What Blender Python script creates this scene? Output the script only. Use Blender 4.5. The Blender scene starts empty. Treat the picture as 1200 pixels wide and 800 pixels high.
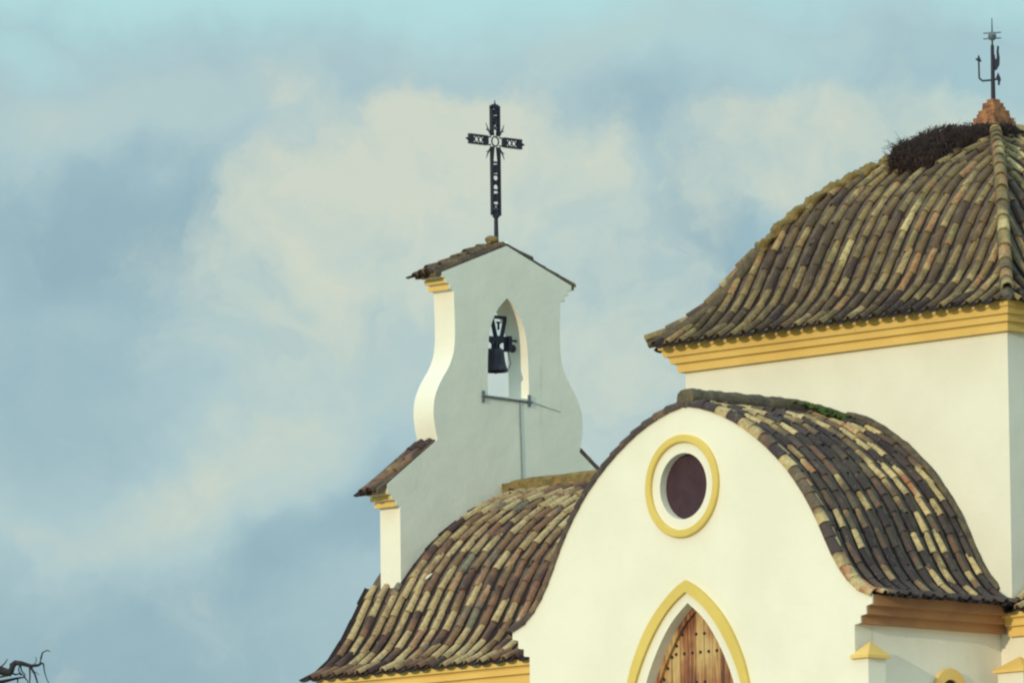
import bpy, math, random
from mathutils import Vector, Matrix
from mathutils.geometry import tessellate_polygon
R = math.radians
random.seed(7)
scene = bpy.context.scene
col = scene.collection

# ------------------------------------------------------------------ camera
cam_d = bpy.data.cameras.new("camera")
cam = bpy.data.objects.new("camera", cam_d); col.objects.link(cam)
cr = Vector((0.7217, -0.6921, -0.0119)); cf = Vector((0.6874, 0.7173, 0.1172)).normalized()
cr = (cr - cf * cr.dot(cf)).normalized(); cu = cr.cross(cf)
cam.matrix_world = Matrix(((cr.x, cu.x, -cf.x, -81.349), (cr.y, cu.y, -cf.y, -76.33), (cr.z, cu.z, -cf.z, -6.503), (0, 0, 0, 1)))
cam_d.sensor_width = 36.0; cam_d.lens = 330.0
cam_d.clip_start = 1.0; cam_d.clip_end = 9000.0
scene.camera = cam

# ------------------------------------------------------------------ sun
SUN_EL, SUN_TRAVEL = 12.0, 11.0                 # travels along +X, turned slightly to +Y
tv = Vector((math.cos(R(SUN_EL)) * math.cos(R(SUN_TRAVEL)), math.cos(R(SUN_EL)) * math.sin(R(SUN_TRAVEL)), -math.sin(R(SUN_EL))))
sl = bpy.data.lights.new("sun", 'SUN'); sl.energy = 2.10; sl.angle = R(0.55); sl.color = (1.0, 0.85, 0.54)
sun = bpy.data.objects.new("sun", sl); col.objects.link(sun)
sun.rotation_euler = tv.to_track_quat('-Z', 'Y').to_euler(); sun.location = (-60, -10, 40)

# ------------------------------------------------------------------ view
scene.view_settings.view_transform = 'Standard'; scene.view_settings.look = 'None'
scene.view_settings.exposure = 0.0; scene.view_settings.gamma = 1.0
scene.view_settings.use_curve_mapping = False
scene.render.engine = 'CYCLES'
scene.cycles.filter_width = 2.3
scene.cycles.max_bounces = 6

# ------------------------------------------------------------------ node helpers
class NT:
    def __init__(s, tree): s.t = tree; s.n = tree.nodes; s.l = tree.links
    def _in(s, sock, v):
        if isinstance(v, bpy.types.NodeSocket): s.l.new(v, sock)
        elif v is not None:
            try: sock.default_value = v
            except Exception: sock.default_value = (v, v, v)
    def node(s, typ, ins=None, **props):
        nd = s.n.new(typ)
        for k, v in props.items(): setattr(nd, k, v)
        for k, v in (ins or {}).items(): s._in(nd.inputs[k], v)
        return nd
    def math(s, op, a, b=0.0, c=None, clamp=False):
        nd = s.n.new('ShaderNodeMath'); nd.operation = op; nd.use_clamp = clamp
        s._in(nd.inputs[0], a); s._in(nd.inputs[1], b)
        if c is not None: s._in(nd.inputs[2], c)
        return nd.outputs[0]
    def noise(s, vec, scale, detail=4, rough=0.55, dist=0.0):
        nd = s.node('ShaderNodeTexNoise', {'Vector': vec, 'Scale': scale, 'Detail': detail, 'Roughness': rough, 'Distortion': dist})
        return nd.outputs['Fac'], nd.outputs['Color']
    def ramp(s, fac, stops, interp='LINEAR'):
        nd = s.n.new('ShaderNodeValToRGB'); nd.color_ramp.interpolation = interp
        e = nd.color_ramp.elements
        while len(e) < len(stops): e.new(0.5)
        for el, (p, c) in zip(e, stops):
            el.position = p; el.color = tuple(c) + (1,) if len(c) == 3 else c
        s._in(nd.inputs[0], fac)
        return nd.outputs[0]
    def smooth(s, v, a, b):
        nd = s.node('ShaderNodeMapRange', {'Value': v, 'From Min': a, 'From Max': b, 'To Min': 0.0, 'To Max': 1.0}, interpolation_type='SMOOTHSTEP')
        return nd.outputs[0]
    def mix(s, fac, a, b, blend='MIX'):
        nd = s.n.new('ShaderNodeMix'); nd.data_type = 'RGBA'; nd.blend_type = blend
        s._in(nd.inputs[0], fac)
        for k, v in ((6, a), (7, b)):
            if isinstance(v, tuple) and len(v) == 3: v = v + (1,)
            s._in(nd.inputs[k], v)
        return nd.outputs[2]

# ------------------------------------------------------------------ world: daylight sky with drifting cloud
w = bpy.data.worlds.new("World"); scene.world = w; w.use_nodes = True
T = NT(w.node_tree); T.n.clear()
sky = T.node('ShaderNodeTexSky', sky_type='NISHITA')
sky.sun_disc = False; sky.sun_elevation = R(SUN_EL)
sky.sun_rotation = math.atan2(-tv.x, -tv.y)
sky.altitude = 100; sky.air_density = 1.0; sky.dust_density = 1.0; sky.ozone_density = 1.2
gen = T.node('ShaderNodeTexCoord').outputs['Generated']
sp = T.node('ShaderNodeSeparateXYZ', {0: gen})
az = T.math('ARCTAN2', sp.outputs[1], sp.outputs[0]); el = T.math('ARCSINE', sp.outputs[2])
# azimuth / elevation of the sky in units of about 5.2 degrees
cu_ = T.math('ADD', T.math('MULTIPLY', T.math('SUBTRACT', R(46.2), az), 11.0), 0.6)
cv_ = T.math('SUBTRACT', 0.4, T.math('MULTIPLY', T.math('SUBTRACT', el, R(6.73)), 11.0))
P0 = T.node('ShaderNodeCombineXYZ', {0: cu_, 1: cv_, 2: 0.0}).outputs[0]
def vadd(a, b): return T.node('ShaderNodeVectorMath', {0: a, 1: b}, operation='ADD').outputs[0]
def vmad(a, m, b): return T.node('ShaderNodeVectorMath', {0: a, 1: m, 2: b}, operation='MULTIPLY_ADD').outputs[0]
_, nc1 = T.noise(P0, 3.2, 6, 0.55)
_, nc2 = T.noise(vadd(P0, (5.3, 2.1, 0.4)), 9.0, 6, 0.6)
P1 = vmad(nc1, (0.26, 0.20, 0.0), vadd(P0, (-0.13, -0.10, 0.0)))
P1 = vmad(nc2, (0.10, 0.08, 0.0), vadd(P1, (-0.05, -0.04, 0.0)))
def blob(cx, cy, rx, ry, rot=0.0, p=1.0):
    m = T.node('ShaderNodeMapping', {'Vector': P1, 'Location': (cx / 1000, cy / 1000, 0), 'Rotation': (0, 0, R(rot)), 'Scale': (rx / 1000, ry / 1000, 1)}, vector_type='TEXTURE')
    g = T.node('ShaderNodeTexGradient', {0: m.outputs[0]}, gradient_type='SPHERICAL').outputs['Fac']
    return T.smooth(g, 0.0, p)
def field(start, blobs):
    v = start
    for (wt, *a) in blobs: v = T.math('MULTIPLY_ADD', blob(*a), wt, v)
    return v
n1, _ = T.noise(vadd(P1, (1.7, 3.3, 0)), 6.0, 8, 0.62)
n2, _ = T.noise(vadd(P0, (9.7, 0.3, 0)), 2.2, 6, 0.55)
n3, _ = T.noise(vadd(P1, (4.1, 8.2, 0)), 14.0, 6, 0.6)
# thin broken layer behind
L0 = field(0.42, [(0.30, 150, 130, 420, 110, -4, 0.9), (0.22, 700, 60, 420, 80, 0, 0.9), (0.34, 230, 590, 330, 110, -30, 0.9), (0.26, 330, 430, 280, 190, -35, 0.9),
                  (0.30, 640, 380, 260, 300, 0, 0.9), (-0.30, 110, 270, 220, 110, -12, 0.9), (-0.30, 120, 790, 460, 200, 0, 1.0), (-0.22, 330, 650, 190, 90, -20, 1.0), (-0.18, 470, 600, 140, 90, 0, 1.0),
                  (-0.30, 835, 285, 130, 75, 50, 0.9), (-0.18, 740, 130, 90, 110, 0, 0.9), (0.2, 60, 620, 160, 90, 0, .9)])
L0 = T.math('MULTIPLY_ADD', T.math('SUBTRACT', n1, 0.5), 0.55, L0)
L0 = T.math('MULTIPLY_ADD', T.math('SUBTRACT', n2, 0.5), 0.45, L0)
layer = T.ramp(L0, [(0.0, (0.270, 0.425, 0.495)), (0.30, (0.340, 0.500, 0.560)), (0.55, (0.420, 0.580, 0.610)), (0.80, (0.51, 0.635, 0.61)), (1.0, (0.57, 0.675, 0.60))])
# heaped cloud in front of it
D = field(0.0, [(0.95, 570, 185, 190, 125, 8, 0.7), (0.75, 420, 240, 260, 190, -15, 0.9), (0.45, 300, 110, 60, 50, 0, 0.8), (0.5, 310, 350, 200, 220, -30, 0.9), (0.62, 590, 340, 260, 240, 0, 0.9),
                (0.36, 250, 540, 170, 70, -35, 0.9), (0.34, 130, 620, 170, 60, -25, 0.9), (0.75, 960, 185, 270, 95, -6, 0.6), (0.66, 760, 340, 120, 170, 25, 0.8), (0.55, 1110, 190, 200, 90, 0, 0.7), (0.40, 700, 470, 190, 110, 0, 0.9)])
D = T.math('MULTIPLY_ADD', T.math('SUBTRACT', n1, 0.5), 1.1, D)
D = T.math('MULTIPLY_ADD', T.math('SUBTRACT', n3, 0.5), 0.60, D)
heap = T.smooth(D, 0.0, 0.85)
S0 = T.math('MULTIPLY_ADD', T.math('SUBTRACT', n3, 0.5), 1.3, T.math('MULTIPLY_ADD', T.math('SUBTRACT', n1, 0.5), 1.1, field(0.42, [(0.5, 470, 180, 320, 180, -8, 0.9), (0.2, 960, 170, 250, 90, 0, .9)])))
heapc = T.ramp(S0, [(0.1, (0.44, 0.575, 0.575)), (0.5, (0.56, 0.655, 0.59)), (0.9, (0.66, 0.70, 0.58))])
cloud = T.mix(T.math('MULTIPLY', heap, 0.9), layer, heapc)
# pale open sky above the cloud band
top = T.smooth(T.math('ADD', T.math('MULTIPLY_ADD', T.node('ShaderNodeSeparateXYZ', {0: P1}).outputs[1], -1.0, 0.0), T.math('MULTIPLY', T.math('ABSOLUTE', T.math('SUBTRACT', cu_, 0.62)), 0.01)), -0.085, 0.03)
gap = T.math('MAXIMUM', T.math('MULTIPLY', top, 0.95), T.math('MULTIPLY', blob(800, 60, 360, 90, 8, 0.9), 0.30))
gap = T.math('MAXIMUM', gap, T.math('MULTIPLY', blob(1190, 90, 200, 110, 0, 0.9), 0.25))
gap = T.math('MAXIMUM', gap, T.math('MULTIPLY', blob(0, 60, 120, 60, 0, 0.9), 0.6))
open_sky = T.mix(0.20, (0.50, 0.82, 0.82), T.mix(1.0, sky.outputs[0], (0.1, 0.1, 0.1), 'MULTIPLY'))
final = T.mix(gap, cloud, open_sky)
veil = T.mix(0.93, T.mix(1.0, sky.outputs[0], (0.1, 0.1, 0.1), 'MULTIPLY'), final)   # thin veil over the clear-sky light
up = T.smooth(el, R(12), R(50))
veil = T.mix(1.0, veil, T.node('ShaderNodeCombineXYZ', {0: T.math('MULTIPLY_ADD', up, 1.36, 1.0), 1: T.math('MULTIPLY_ADD', up, 1.08, 1.0), 2: T.math('MULTIPLY_ADD', up, 1.06, 1.0)}).outputs[0], 'MULTIPLY')
bg = T.node('ShaderNodeBackground', {'Color': T.mix(1.0, veil, (10, 10, 10), 'MULTIPLY'), 'Strength': 0.1})
for nd in T.n:
    if nd.type == 'MIX': nd.clamp_result = False
T.l.new(bg.outputs[0], T.node('ShaderNodeOutputWorld').inputs[0])
w.cycles.sampling_method = 'MANUAL'; w.cycles.sample_map_resolution = 512

# ------------------------------------------------------------------ materials
def mat(name, build, rough=0.85):
    m = bpy.data.materials.new(name); m.use_nodes = True
    t = NT(m.node_tree); b = t.n['Principled BSDF']; b.inputs['Roughness'].default_value = rough
    b.inputs['Specular IOR Level'].default_value = 0.25
    build(t, b)
    return m
def plaster(c0, c1, stain=(0.5, 0.46, 0.38), stain_amt=0.35, bump=0.25):
    def f(t, b):
        pos = t.node('ShaderNodeNewGeometry').outputs['Position']
        a, _ = t.noise(pos, 0.9, 5, 0.6); c, _ = t.noise(pos, 14.0, 5, 0.7)
        sv = t.node('ShaderNodeMapping', {'Vector': pos, 'Scale': (5.0, 5.0, 0.45)}).outputs[0]
        s, _ = t.noise(sv, 1.6, 6, 0.7)
        base = t.mix(t.smooth(a, 0.3, 0.7), c0, c1)
        base = t.mix(t.math('MULTIPLY', t.smooth(s, 0.60, 0.82), stain_amt), base, stain)
        sm, _ = t.noise(pos, 2.3, 7, 0.75)
        base = t.mix(t.math('MULTIPLY', t.smooth(sm, 0.66, 0.8), stain_amt * 1.3), base, stain)
        t.l.new(base, b.inputs['Base Color'])
        lm, _ = t.noise(pos, 3.0, 3, 0.5)
        h = t.math('ADD', t.math('MULTIPLY', c, 0.35), lm)
        bp = t.node('ShaderNodeBump', {'Height': h, 'Strength': bump, 'Distance': 0.03})
        t.l.new(bp.outputs[0], b.inputs['Normal'])
    return f
M = {}
M['white'] = mat('white limewash plaster', plaster((0.80, 0.765, 0.685), (0.75, 0.715, 0.63), stain_amt=0.25))
M['old_white'] = mat('weathered limewash plaster', plaster((0.83, 0.79, 0.715), (0.77, 0.735, 0.66), stain=(0.40, 0.39, 0.34), stain_amt=0.42, bump=0.35))
M['yellow'] = mat('yellow painted surround', plaster((0.70, 0.53, 0.16), (0.62, 0.46, 0.13), stain=(0.42, 0.28, 0.10), stain_amt=0.45))
M['ochre'] = mat('ochre painted render', plaster((0.82, 0.57, 0.20), (0.74, 0.49, 0.16), stain=(0.42, 0.24, 0.10), stain_amt=0.6))
M['ochre_shade'] = mat('shade-toned weathered ochre render', plaster((0.47, 0.25, 0.12), (0.34, 0.165, 0.10), stain=(0.26, 0.10, 0.07), stain_amt=0.9))  # ochre with the shade of the transept side cornice mixed into its colour
def tile_mat(name, stops, moss, moss_amt, grime):
    def f(t, b):
        at = t.node('ShaderNodeAttribute', attribute_name='tile')
        sp = t.node('ShaderNodeSeparateColor', {0: at.outputs['Color']})
        pos = t.node('ShaderNodeNewGeometry').outputs['Position']
        big, _ = t.noise(pos, 1.1, 3, 0.5)
        r = t.math('MULTIPLY_ADD', t.math('SUBTRACT', big, 0.5), 1.0, sp.outputs[0])
        c = t.ramp(r, stops)
        fine, _ = t.noise(pos, 22.0, 6, 0.72)
        mid, _ = t.noise(pos, 8.0, 5, 0.65)
        c = t.mix(t.math('MULTIPLY', t.smooth(fine, 0.44, 0.64), grime), c, (0.065, 0.045, 0.04))
        run, _ = t.noise(vadd2(t, pos, (1, 5, 9)), 3.2, 6, 0.7)
        c = t.mix(t.math('MULTIPLY', t.smooth(run, 0.52, 0.66), grime * 0.75), c, (0.07, 0.048, 0.045))
        lich, _ = t.noise(vadd2(t, pos, (3, 7, 1)), 16.0, 5, 0.7)
        c = t.mix(t.math('MULTIPLY', t.smooth(lich, 0.55, 0.70), 0.30), c, (0.38, 0.32, 0.21))
        ms = t.smooth(t.math('ADD', mid, t.math('MULTIPLY', sp.outputs[1], 0.28)), 0.66 - 0.2 * moss_amt, 0.90 - 0.2 * moss_amt)
        c = t.mix(t.math('MULTIPLY', ms, moss_amt), c, moss)
        c = t.mix(t.math('MULTIPLY', t.smooth(sp.outputs[2], 0.8, 0.9), 0.95), c, (0.026, 0.018, 0.020))   # dirt plus painted shade on the channel tiles and their eave ends
        t.l.new(c, b.inputs['Base Color'])
        bp = t.node('ShaderNodeBump', {'Height': fine, 'Strength': 0.5, 'Distance': 0.012})
        t.l.new(bp.outputs[0], b.inputs['Normal'])
    return f
def vadd2(t, a, v): return t.node('ShaderNodeVectorMath', {0: a, 1: v}, operation='ADD').outputs[0]
TAN, TAN2, RED, BRN, DRK, GRY = (0.49, 0.365, 0.20), (0.36, 0.24, 0.13), (0.34, 0.15, 0.085), (0.20, 0.115, 0.07), (0.055, 0.030, 0.036), (0.21, 0.20, 0.15)
M['tile_nave'] = mat('weathered tan roof tile', tile_mat('n', [(0.0, DRK), (0.12, (0.095, 0.055, 0.055)), (0.20, (0.24, 0.12, 0.08)), (0.30, BRN), (0.38, TAN2), (0.52, TAN), (0.76, (0.52, 0.39, 0.22)), (0.86, (0.36, 0.20, 0.12)), (0.94, (0.17, 0.13, 0.11)), (1.0, GRY)], (0.13, 0.11, 0.06), 0.22, 0.48), 0.9)
M['tile_tower'] = mat('mossy roof tile', tile_mat('t', [(0.0, (0.040, 0.026, 0.030)), (0.16, (0.075, 0.048, 0.040)), (0.32, (0.15, 0.09, 0.05)), (0.46, (0.30, 0.21, 0.10)), (0.62, (0.14, 0.10, 0.06)), (0.74, (0.42, 0.31, 0.15)), (0.84, (0.38, 0.18, 0.09)), (0.92, (0.22, 0.18, 0.08)), (1.0, (0.56, 0.43, 0.22))], (0.13, 0.10, 0.035), 0.34, 0.55), 0.9)
M['tile_dark'] = mat('lichened and shade-toned roof tile', tile_mat('d', [(0.0, (0.035, 0.026, 0.038)), (0.30, (0.055, 0.042, 0.048)), (0.50, (0.085, 0.06, 0.062)), (0.58, (0.18, 0.10, 0.07)), (0.63, (0.12, 0.10, 0.08)), (0.68, (0.26, 0.16, 0.09)), (0.74, (0.48, 0.36, 0.19)), (0.92, (0.64, 0.49, 0.26)), (1.0, (0.40, 0.18, 0.10))], (0.06, 0.07, 0.05), 0.28, 0.42), 0.9)  # lichen-dark and tan mix, deepened to paint in the transept slope's shade
def flat(c0, c1, scale=6.0, bump=0.3, dist=0.02):
    def f(t, b):
        pos = t.node('ShaderNodeNewGeometry').outputs['Position']
        a, _ = t.noise(pos, scale, 6, 0.68)
        t.l.new(t.mix(t.smooth(a, 0.32, 0.68), c0, c1), b.inputs['Base Color'])
        bp = t.node('ShaderNodeBump', {'Height': a, 'Strength': bump, 'Distance': dist})
        t.l.new(bp.outputs[0], b.inputs['Normal'])
    return f
M['bed'] = mat('roof bedding mortar', flat((0.07, 0.05, 0.045), (0.15, 0.11, 0.08), 7))
M['moss_mortar'] = mat('mossy mortar', flat((0.27, 0.19, 0.075), (0.13, 0.10, 0.05), 9, 0.8, 0.04), 0.95)
M['moss_green'] = mat('green moss', flat((0.05, 0.11, 0.03), (0.09, 0.12, 0.04), 16, 1.0, 0.05), 1.0)
M['grey_mortar'] = mat('grey ridge mortar', flat((0.075, 0.065, 0.06), (0.16, 0.125, 0.08), 9, 0.8, 0.04), 0.95)
M['brick'] = mat('orange finial brick', flat((0.42, 0.20, 0.09), (0.15, 0.06, 0.05), 9, 0.7, 0.04))
M['iron'] = mat('dark painted iron', flat((0.020, 0.022, 0.042), (0.035, 0.03, 0.05), 25, 0.2, 0.004), 0.6)
M['bronze'] = mat('dark bell bronze', flat((0.024, 0.022, 0.045), (0.04, 0.034, 0.05), 20, 0.15, 0.004), 0.5)
M['bluemetal'] = mat('grey blue painted iron', flat((0.10, 0.13, 0.18), (0.16, 0.18, 0.22), 20, 0.2, 0.004), 0.6)
M['cable'] = mat('grey cable sheath', flat((0.16, 0.20, 0.23), (0.22, 0.25, 0.27), 12, 0.1, 0.003), 0.7)
M['pane'] = mat('dark maroon window panel', flat((0.045, 0.022, 0.034), (0.060, 0.030, 0.042), 5, 0.1, 0.01), 0.7)
M['twig'] = mat('dark nest twigs', flat((0.020, 0.014, 0.020), (0.060, 0.040, 0.036), 14, 0.3, 0.01), 0.95)
M['bark'] = mat('dark bark', flat((0.022, 0.022, 0.035), (0.045, 0.04, 0.045), 14, 0.5, 0.01), 0.95)
def wood(t, b):
    pos = t.node('ShaderNodeNewGeometry').outputs['Position']
    at = t.node('ShaderNodeAttribute', attribute_name='tile')
    sp = t.node('ShaderNodeSeparateColor', {0: at.outputs['Color']})
    sv = t.node('ShaderNodeMapping', {'Vector': pos, 'Scale': (30.0, 30.0, 1.6)}).outputs[0]
    s, _ = t.noise(sv, 1.0, 6, 0.65); l, _ = t.noise(pos, 2.2, 3, 0.5)
    c = t.ramp(t.math('MULTIPLY_ADD', t.math('SUBTRACT', s, 0.5), 1.3, t.math('MULTIPLY_ADD', t.math('SUBTRACT', sp.outputs[0], 0.5), 0.45, l)),
               [(0.18, (0.11, 0.05, 0.035)), (0.40, (0.28, 0.11, 0.06)), (0.55, (0.38, 0.20, 0.09)), (0.78, (0.54, 0.38, 0.18))])
    t.l.new(c, b.inputs['Base Color'])
    bp = t.node('ShaderNodeBump', {'Height': s, 'Strength': 0.4, 'Distance': 0.008}); t.l.new(bp.outputs[0], b.inputs['Normal'])
M['wood'] = mat('weathered door boards', wood, 0.7)
M['ground'] = mat('dry grass ground', flat((0.16, 0.15, 0.07), (0.28, 0.23, 0.14), 0.5, 0.5, 0.05), 0.95)
M['paving'] = mat('pale forecourt paving', flat((0.30, 0.26, 0.20), (0.38, 0.34, 0.27), 2.0, 0.3, 0.02), 0.9)

# ------------------------------------------------------------------ mesh helpers
class MB:
    def __init__(s): s.v = []; s.f = []; s.sm = []; s.c = []
    def add(s, vs, fs, smooth=False, c=(0.5, 0.5, 0.5)):
        o = len(s.v); s.v.extend([tuple(p) for p in vs])
        s.f.extend([tuple(i + o for i in f) for f in fs]); s.sm.extend([smooth] * len(fs)); s.c.extend([c] * len(vs))
        return s
    def box(s, a, b, c=(0.5, 0.5, 0.5)):
        x0, y0, z0 = a; x1, y1, z1 = b
        return s.add([(x0, y0, z0), (x1, y0, z0), (x1, y1, z0), (x0, y1, z0), (x0, y0, z1), (x1, y0, z1), (x1, y1, z1), (x0, y1, z1)],
                     [(0, 3, 2, 1), (4, 5, 6, 7), (0, 1, 5, 4), (1, 2, 6, 5), (2, 3, 7, 6), (3, 0, 4, 7)], False, c)
    def tube(s, pts, rad, n=8, smooth=True):
        pts = [Vector(p) for p in pts]
        if not isinstance(rad, (list, tuple)): rad = [rad] * len(pts)
        vs = []; up = Vector((0.3, 0.2, 0.93)).normalized()
        for i, p in enumerate(pts):
            t = (pts[min(i + 1, len(pts) - 1)] - pts[max(i - 1, 0)]).normalized()
            a = t.cross(up)
            if a.length < 0.05: a = t.cross(Vector((1, 0, 0)))
            a.normalize(); b = t.cross(a)
            for k in range(n):
                q = 2 * math.pi * k / n
                vs.append(p + (a * math.cos(q) + b * math.sin(q)) * rad[i])
        fs = []
        for i in range(len(pts) - 1):
            for k in range(n):
                k2 = (k + 1) % n
                fs.append((i * n + k, i * n + k2, (i + 1) * n + k2, (i + 1) * n + k))
        s.add(vs, fs, smooth)
        s.add(vs[:n], [tuple(range(n))]); s.add(vs[-n:], [tuple(reversed(range(n)))])
        return s
    def lathe(s, c, prof, n=24):
        c = Vector(c); vs = []
        for r, z in prof:
            for k in range(n):
                q = 2 * math.pi * k / n; vs.append((c.x + r * math.cos(q), c.y + r * math.sin(q), c.z + z))
        fs = [(i * n + k, i * n + (k + 1) % n, (i + 1) * n + (k + 1) % n, (i + 1) * n + k) for i in range(len(prof) - 1) for k in range(n)]
        return s.add(vs, fs, True)
    def prism(s, outer, axis, a0, a1, holes=()):
        """polygon in the plane across `axis` ('X': pts are (y,z), 'Y': pts are (x,z)), extruded a0..a1"""
        def P(p, a): return (a, p[0], p[1]) if axis == 'X' else (p[0], a, p[1])
        loops = [list(outer)] + [list(h) for h in holes]
        flatp = [p for l in loops for p in l]
        tris = tessellate_polygon([[Vector((p[0], p[1], 0)) for p in l] for l in loops])
        n = len(flatp)
        s.add([P(p, a0) for p in flatp], [tuple(t) for t in tris])
        s.add([P(p, a1) for p in flatp], [tuple(reversed(t)) for t in tris])
        for l in loops:
            m = len(l)
            s.add([P(p, a0) for p in l] + [P(p, a1) for p in l], [(i, (i + 1) % m, m + (i + 1) % m, m + i) for i in range(m)])
        return s
    def build(s, name, m, parent=None, fix=True):
        me = bpy.data.meshes.new(name); me.from_pydata(s.v, [], s.f); me.materials.append(m)
        me.polygons.foreach_set('use_smooth', s.sm)
        ca = me.color_attributes.new('tile', 'FLOAT_COLOR', 'POINT')
        buf = []
        for c in s.c: buf.extend((c[0], c[1], c[2], 1.0))
        ca.data.foreach_set('color', buf)
        me.update()
        if fix:
            import bmesh
            bm = bmesh.new(); bm.from_mesh(me); bmesh.ops.recalc_face_normals(bm, faces=bm.faces); bm.to_mesh(me); bm.free()
        o = bpy.data.objects.new(name, me); col.objects.link(o)
        if parent: o.parent = parent
        return o
def tag(o, label=None, cat=None, group=None, kind=None):
    for k, v in (('label', label), ('category', cat), ('group', group), ('kind', kind)):
        if v: o[k] = v
    return o
def empty(name, loc=(0, 0, 0)):
    o = bpy.data.objects.new(name, None); o.location = loc; col.objects.link(o); return o
def keep(o, parent):                     # parent without moving
    o.parent = parent; o.matrix_parent_inverse = Matrix.Translation(parent.location).inverted(); return o

# ------------------------------------------------------------------ clay tiles
NS = 7
def barrel(mb, p0, p1, side, nrm, r0, r1, up=True, th=0.014, c=(0.5, 0.5, 0.5), h=0.72):
    """one half-round tile from lower end p0 (radius r0) to upper end p1 (radius r1)"""
    p0, p1 = Vector(p0), Vector(p1)
    pm = (p0 + p1) / 2
    outer = []; inner = []
    sg = 1.0 if up else -1.0
    for p, r in ((p0, r0), (pm, (r0 + r1) / 2), (p1, r1)):
        for k in range(NS):
            q = math.pi * k / (NS - 1)
            d = side * math.cos(q) + nrm * (sg * math.sin(q) * h * 1.15)
            outer.append(p + d * r); inner.append(p + d * (r - th))
    fs = [(i * NS + k, i * NS + k + 1, (i + 1) * NS + k + 1, (i + 1) * NS + k) for i in range(2) for k in range(NS - 1)]
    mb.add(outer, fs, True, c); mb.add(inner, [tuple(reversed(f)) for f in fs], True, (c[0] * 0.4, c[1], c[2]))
    for base in (0, 2 * NS):
        a = outer[base:base + NS] + inner[base:base + NS]
        mb.add(a, [(k, k + 1, NS + k + 1, NS + k) for k in range(NS - 1)], False, c)
    for k in (0, NS - 1):
        mb.add([outer[k], outer[NS + k], outer[2 * NS + k], inner[k], inner[NS + k], inner[2 * NS + k]], [(0, 1, 4, 3), (1, 2, 5, 4)], False, c)

class Curve:
    """profile (d inward, z up) measured by arc length"""
    def __init__(s, pts, smooth=3):
        p = [tuple(q) for q in pts]
        for _ in range(smooth):                       # corner cutting keeps the ends
            q = [p[0]]
            for a, b in zip(p, p[1:]):
                q.append((a[0] * .75 + b[0] * .25, a[1] * .75 + b[1] * .25)); q.append((a[0] * .25 + b[0] * .75, a[1] * .25 + b[1] * .75))
            q.append(p[-1]); p = q
        s.p = p; s.L = [0.0]
        for a, b in zip(p, p[1:]): s.L.append(s.L[-1] + math.hypot(b[0] - a[0], b[1] - a[1]))
        s.len = s.L[-1]
    def at(s, l):
        if l <= 0:
            a, b = s.p[0], s.p[1]; t = l / (s.L[1] or 1e-6)
            return a[0] + (b[0] - a[0]) * t, a[1] + (b[1] - a[1]) * t
        for i in range(len(s.L) - 1):
            if l <= s.L[i + 1] or i == len(s.L) - 2:
                t = (l - s.L[i]) / max(s.L[i + 1] - s.L[i], 1e-6)
                a, b = s.p[i], s.p[i + 1]
                return a[0] + (b[0] - a[0]) * t, a[1] + (b[1] - a[1]) * t
    def l_of_d(s, d):
        for i in range(len(s.p) - 1):
            if s.p[i + 1][0] >= d: 
                a, b = s.p[i][0], s.p[i + 1][0]
                return s.L[i] + (s.L[i + 1] - s.L[i]) * (d - a) / max(b - a, 1e-6)
        return s.len
def tile_columns(mb, cv, world, cs, expo=0.27, lap=0.06, r=0.068, pan_tone=0.10, first_shift=0.0, dmax=None, jit=1.0, pitch=0.217, overhang=0.05, bright=None, ends=True):
    """cover and pan tiles; world(c, d, z) maps along-eave c, inward d, height z to a point"""
    for ci, c in enumerate(cs):
        cj = c + random.gauss(0, 0.006) * jit
        colshift = random.gauss(0, 0.06) + (first_shift if ci == 0 else 0.0)
        for pan in (True, False):
            cc = cj + (pitch / 2 if pan else 0.0)
            dm = dmax(cc) if dmax else None
            L = cv.l_of_d(dm) if dm is not None else cv.len
            if L < 0.12: continue
            k = 0; l = -overhang - (0.035 if pan else 0.0) - random.uniform(0, 0.02)
            first = True
            while l < L - 0.06:
                step = expo * random.uniform(0.93, 1.07)
                l1 = min(l + step + lap, L + 0.02)
                d0, z0 = cv.at(l); d1, z1 = cv.at(l1)
                dx = random.gauss(0, 0.005) * jit; dx1 = dx + random.gauss(0, 0.005) * jit
                P0 = world(cc + dx, d0, z0); P1 = world(cc + dx1, d1, z1)
                ax = (P1 - P0).normalized(); sd = (world(cc + 0.1, d0, z0) - P0).normalized()
                nr = sd.cross(ax).normalized()
                if nr.z < 0: nr = -nr
                rr = random.random()
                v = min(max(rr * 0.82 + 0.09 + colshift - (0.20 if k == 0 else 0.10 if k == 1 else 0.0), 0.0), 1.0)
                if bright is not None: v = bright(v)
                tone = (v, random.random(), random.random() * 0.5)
                if pan:
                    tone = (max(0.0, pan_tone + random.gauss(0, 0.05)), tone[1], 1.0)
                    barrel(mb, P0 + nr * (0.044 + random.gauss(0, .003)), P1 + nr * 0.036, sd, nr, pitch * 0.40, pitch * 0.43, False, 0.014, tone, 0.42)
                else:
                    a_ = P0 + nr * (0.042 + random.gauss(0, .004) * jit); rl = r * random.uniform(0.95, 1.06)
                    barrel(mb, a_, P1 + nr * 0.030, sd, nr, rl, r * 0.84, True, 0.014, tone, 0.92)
                    if k == 0:                       # dark disc closing the open end, its black standing in for shade
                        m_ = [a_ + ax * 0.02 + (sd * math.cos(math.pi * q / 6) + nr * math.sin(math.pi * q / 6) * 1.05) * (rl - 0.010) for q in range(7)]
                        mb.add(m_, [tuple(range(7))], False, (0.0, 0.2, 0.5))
                l += step; k += 1
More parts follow.
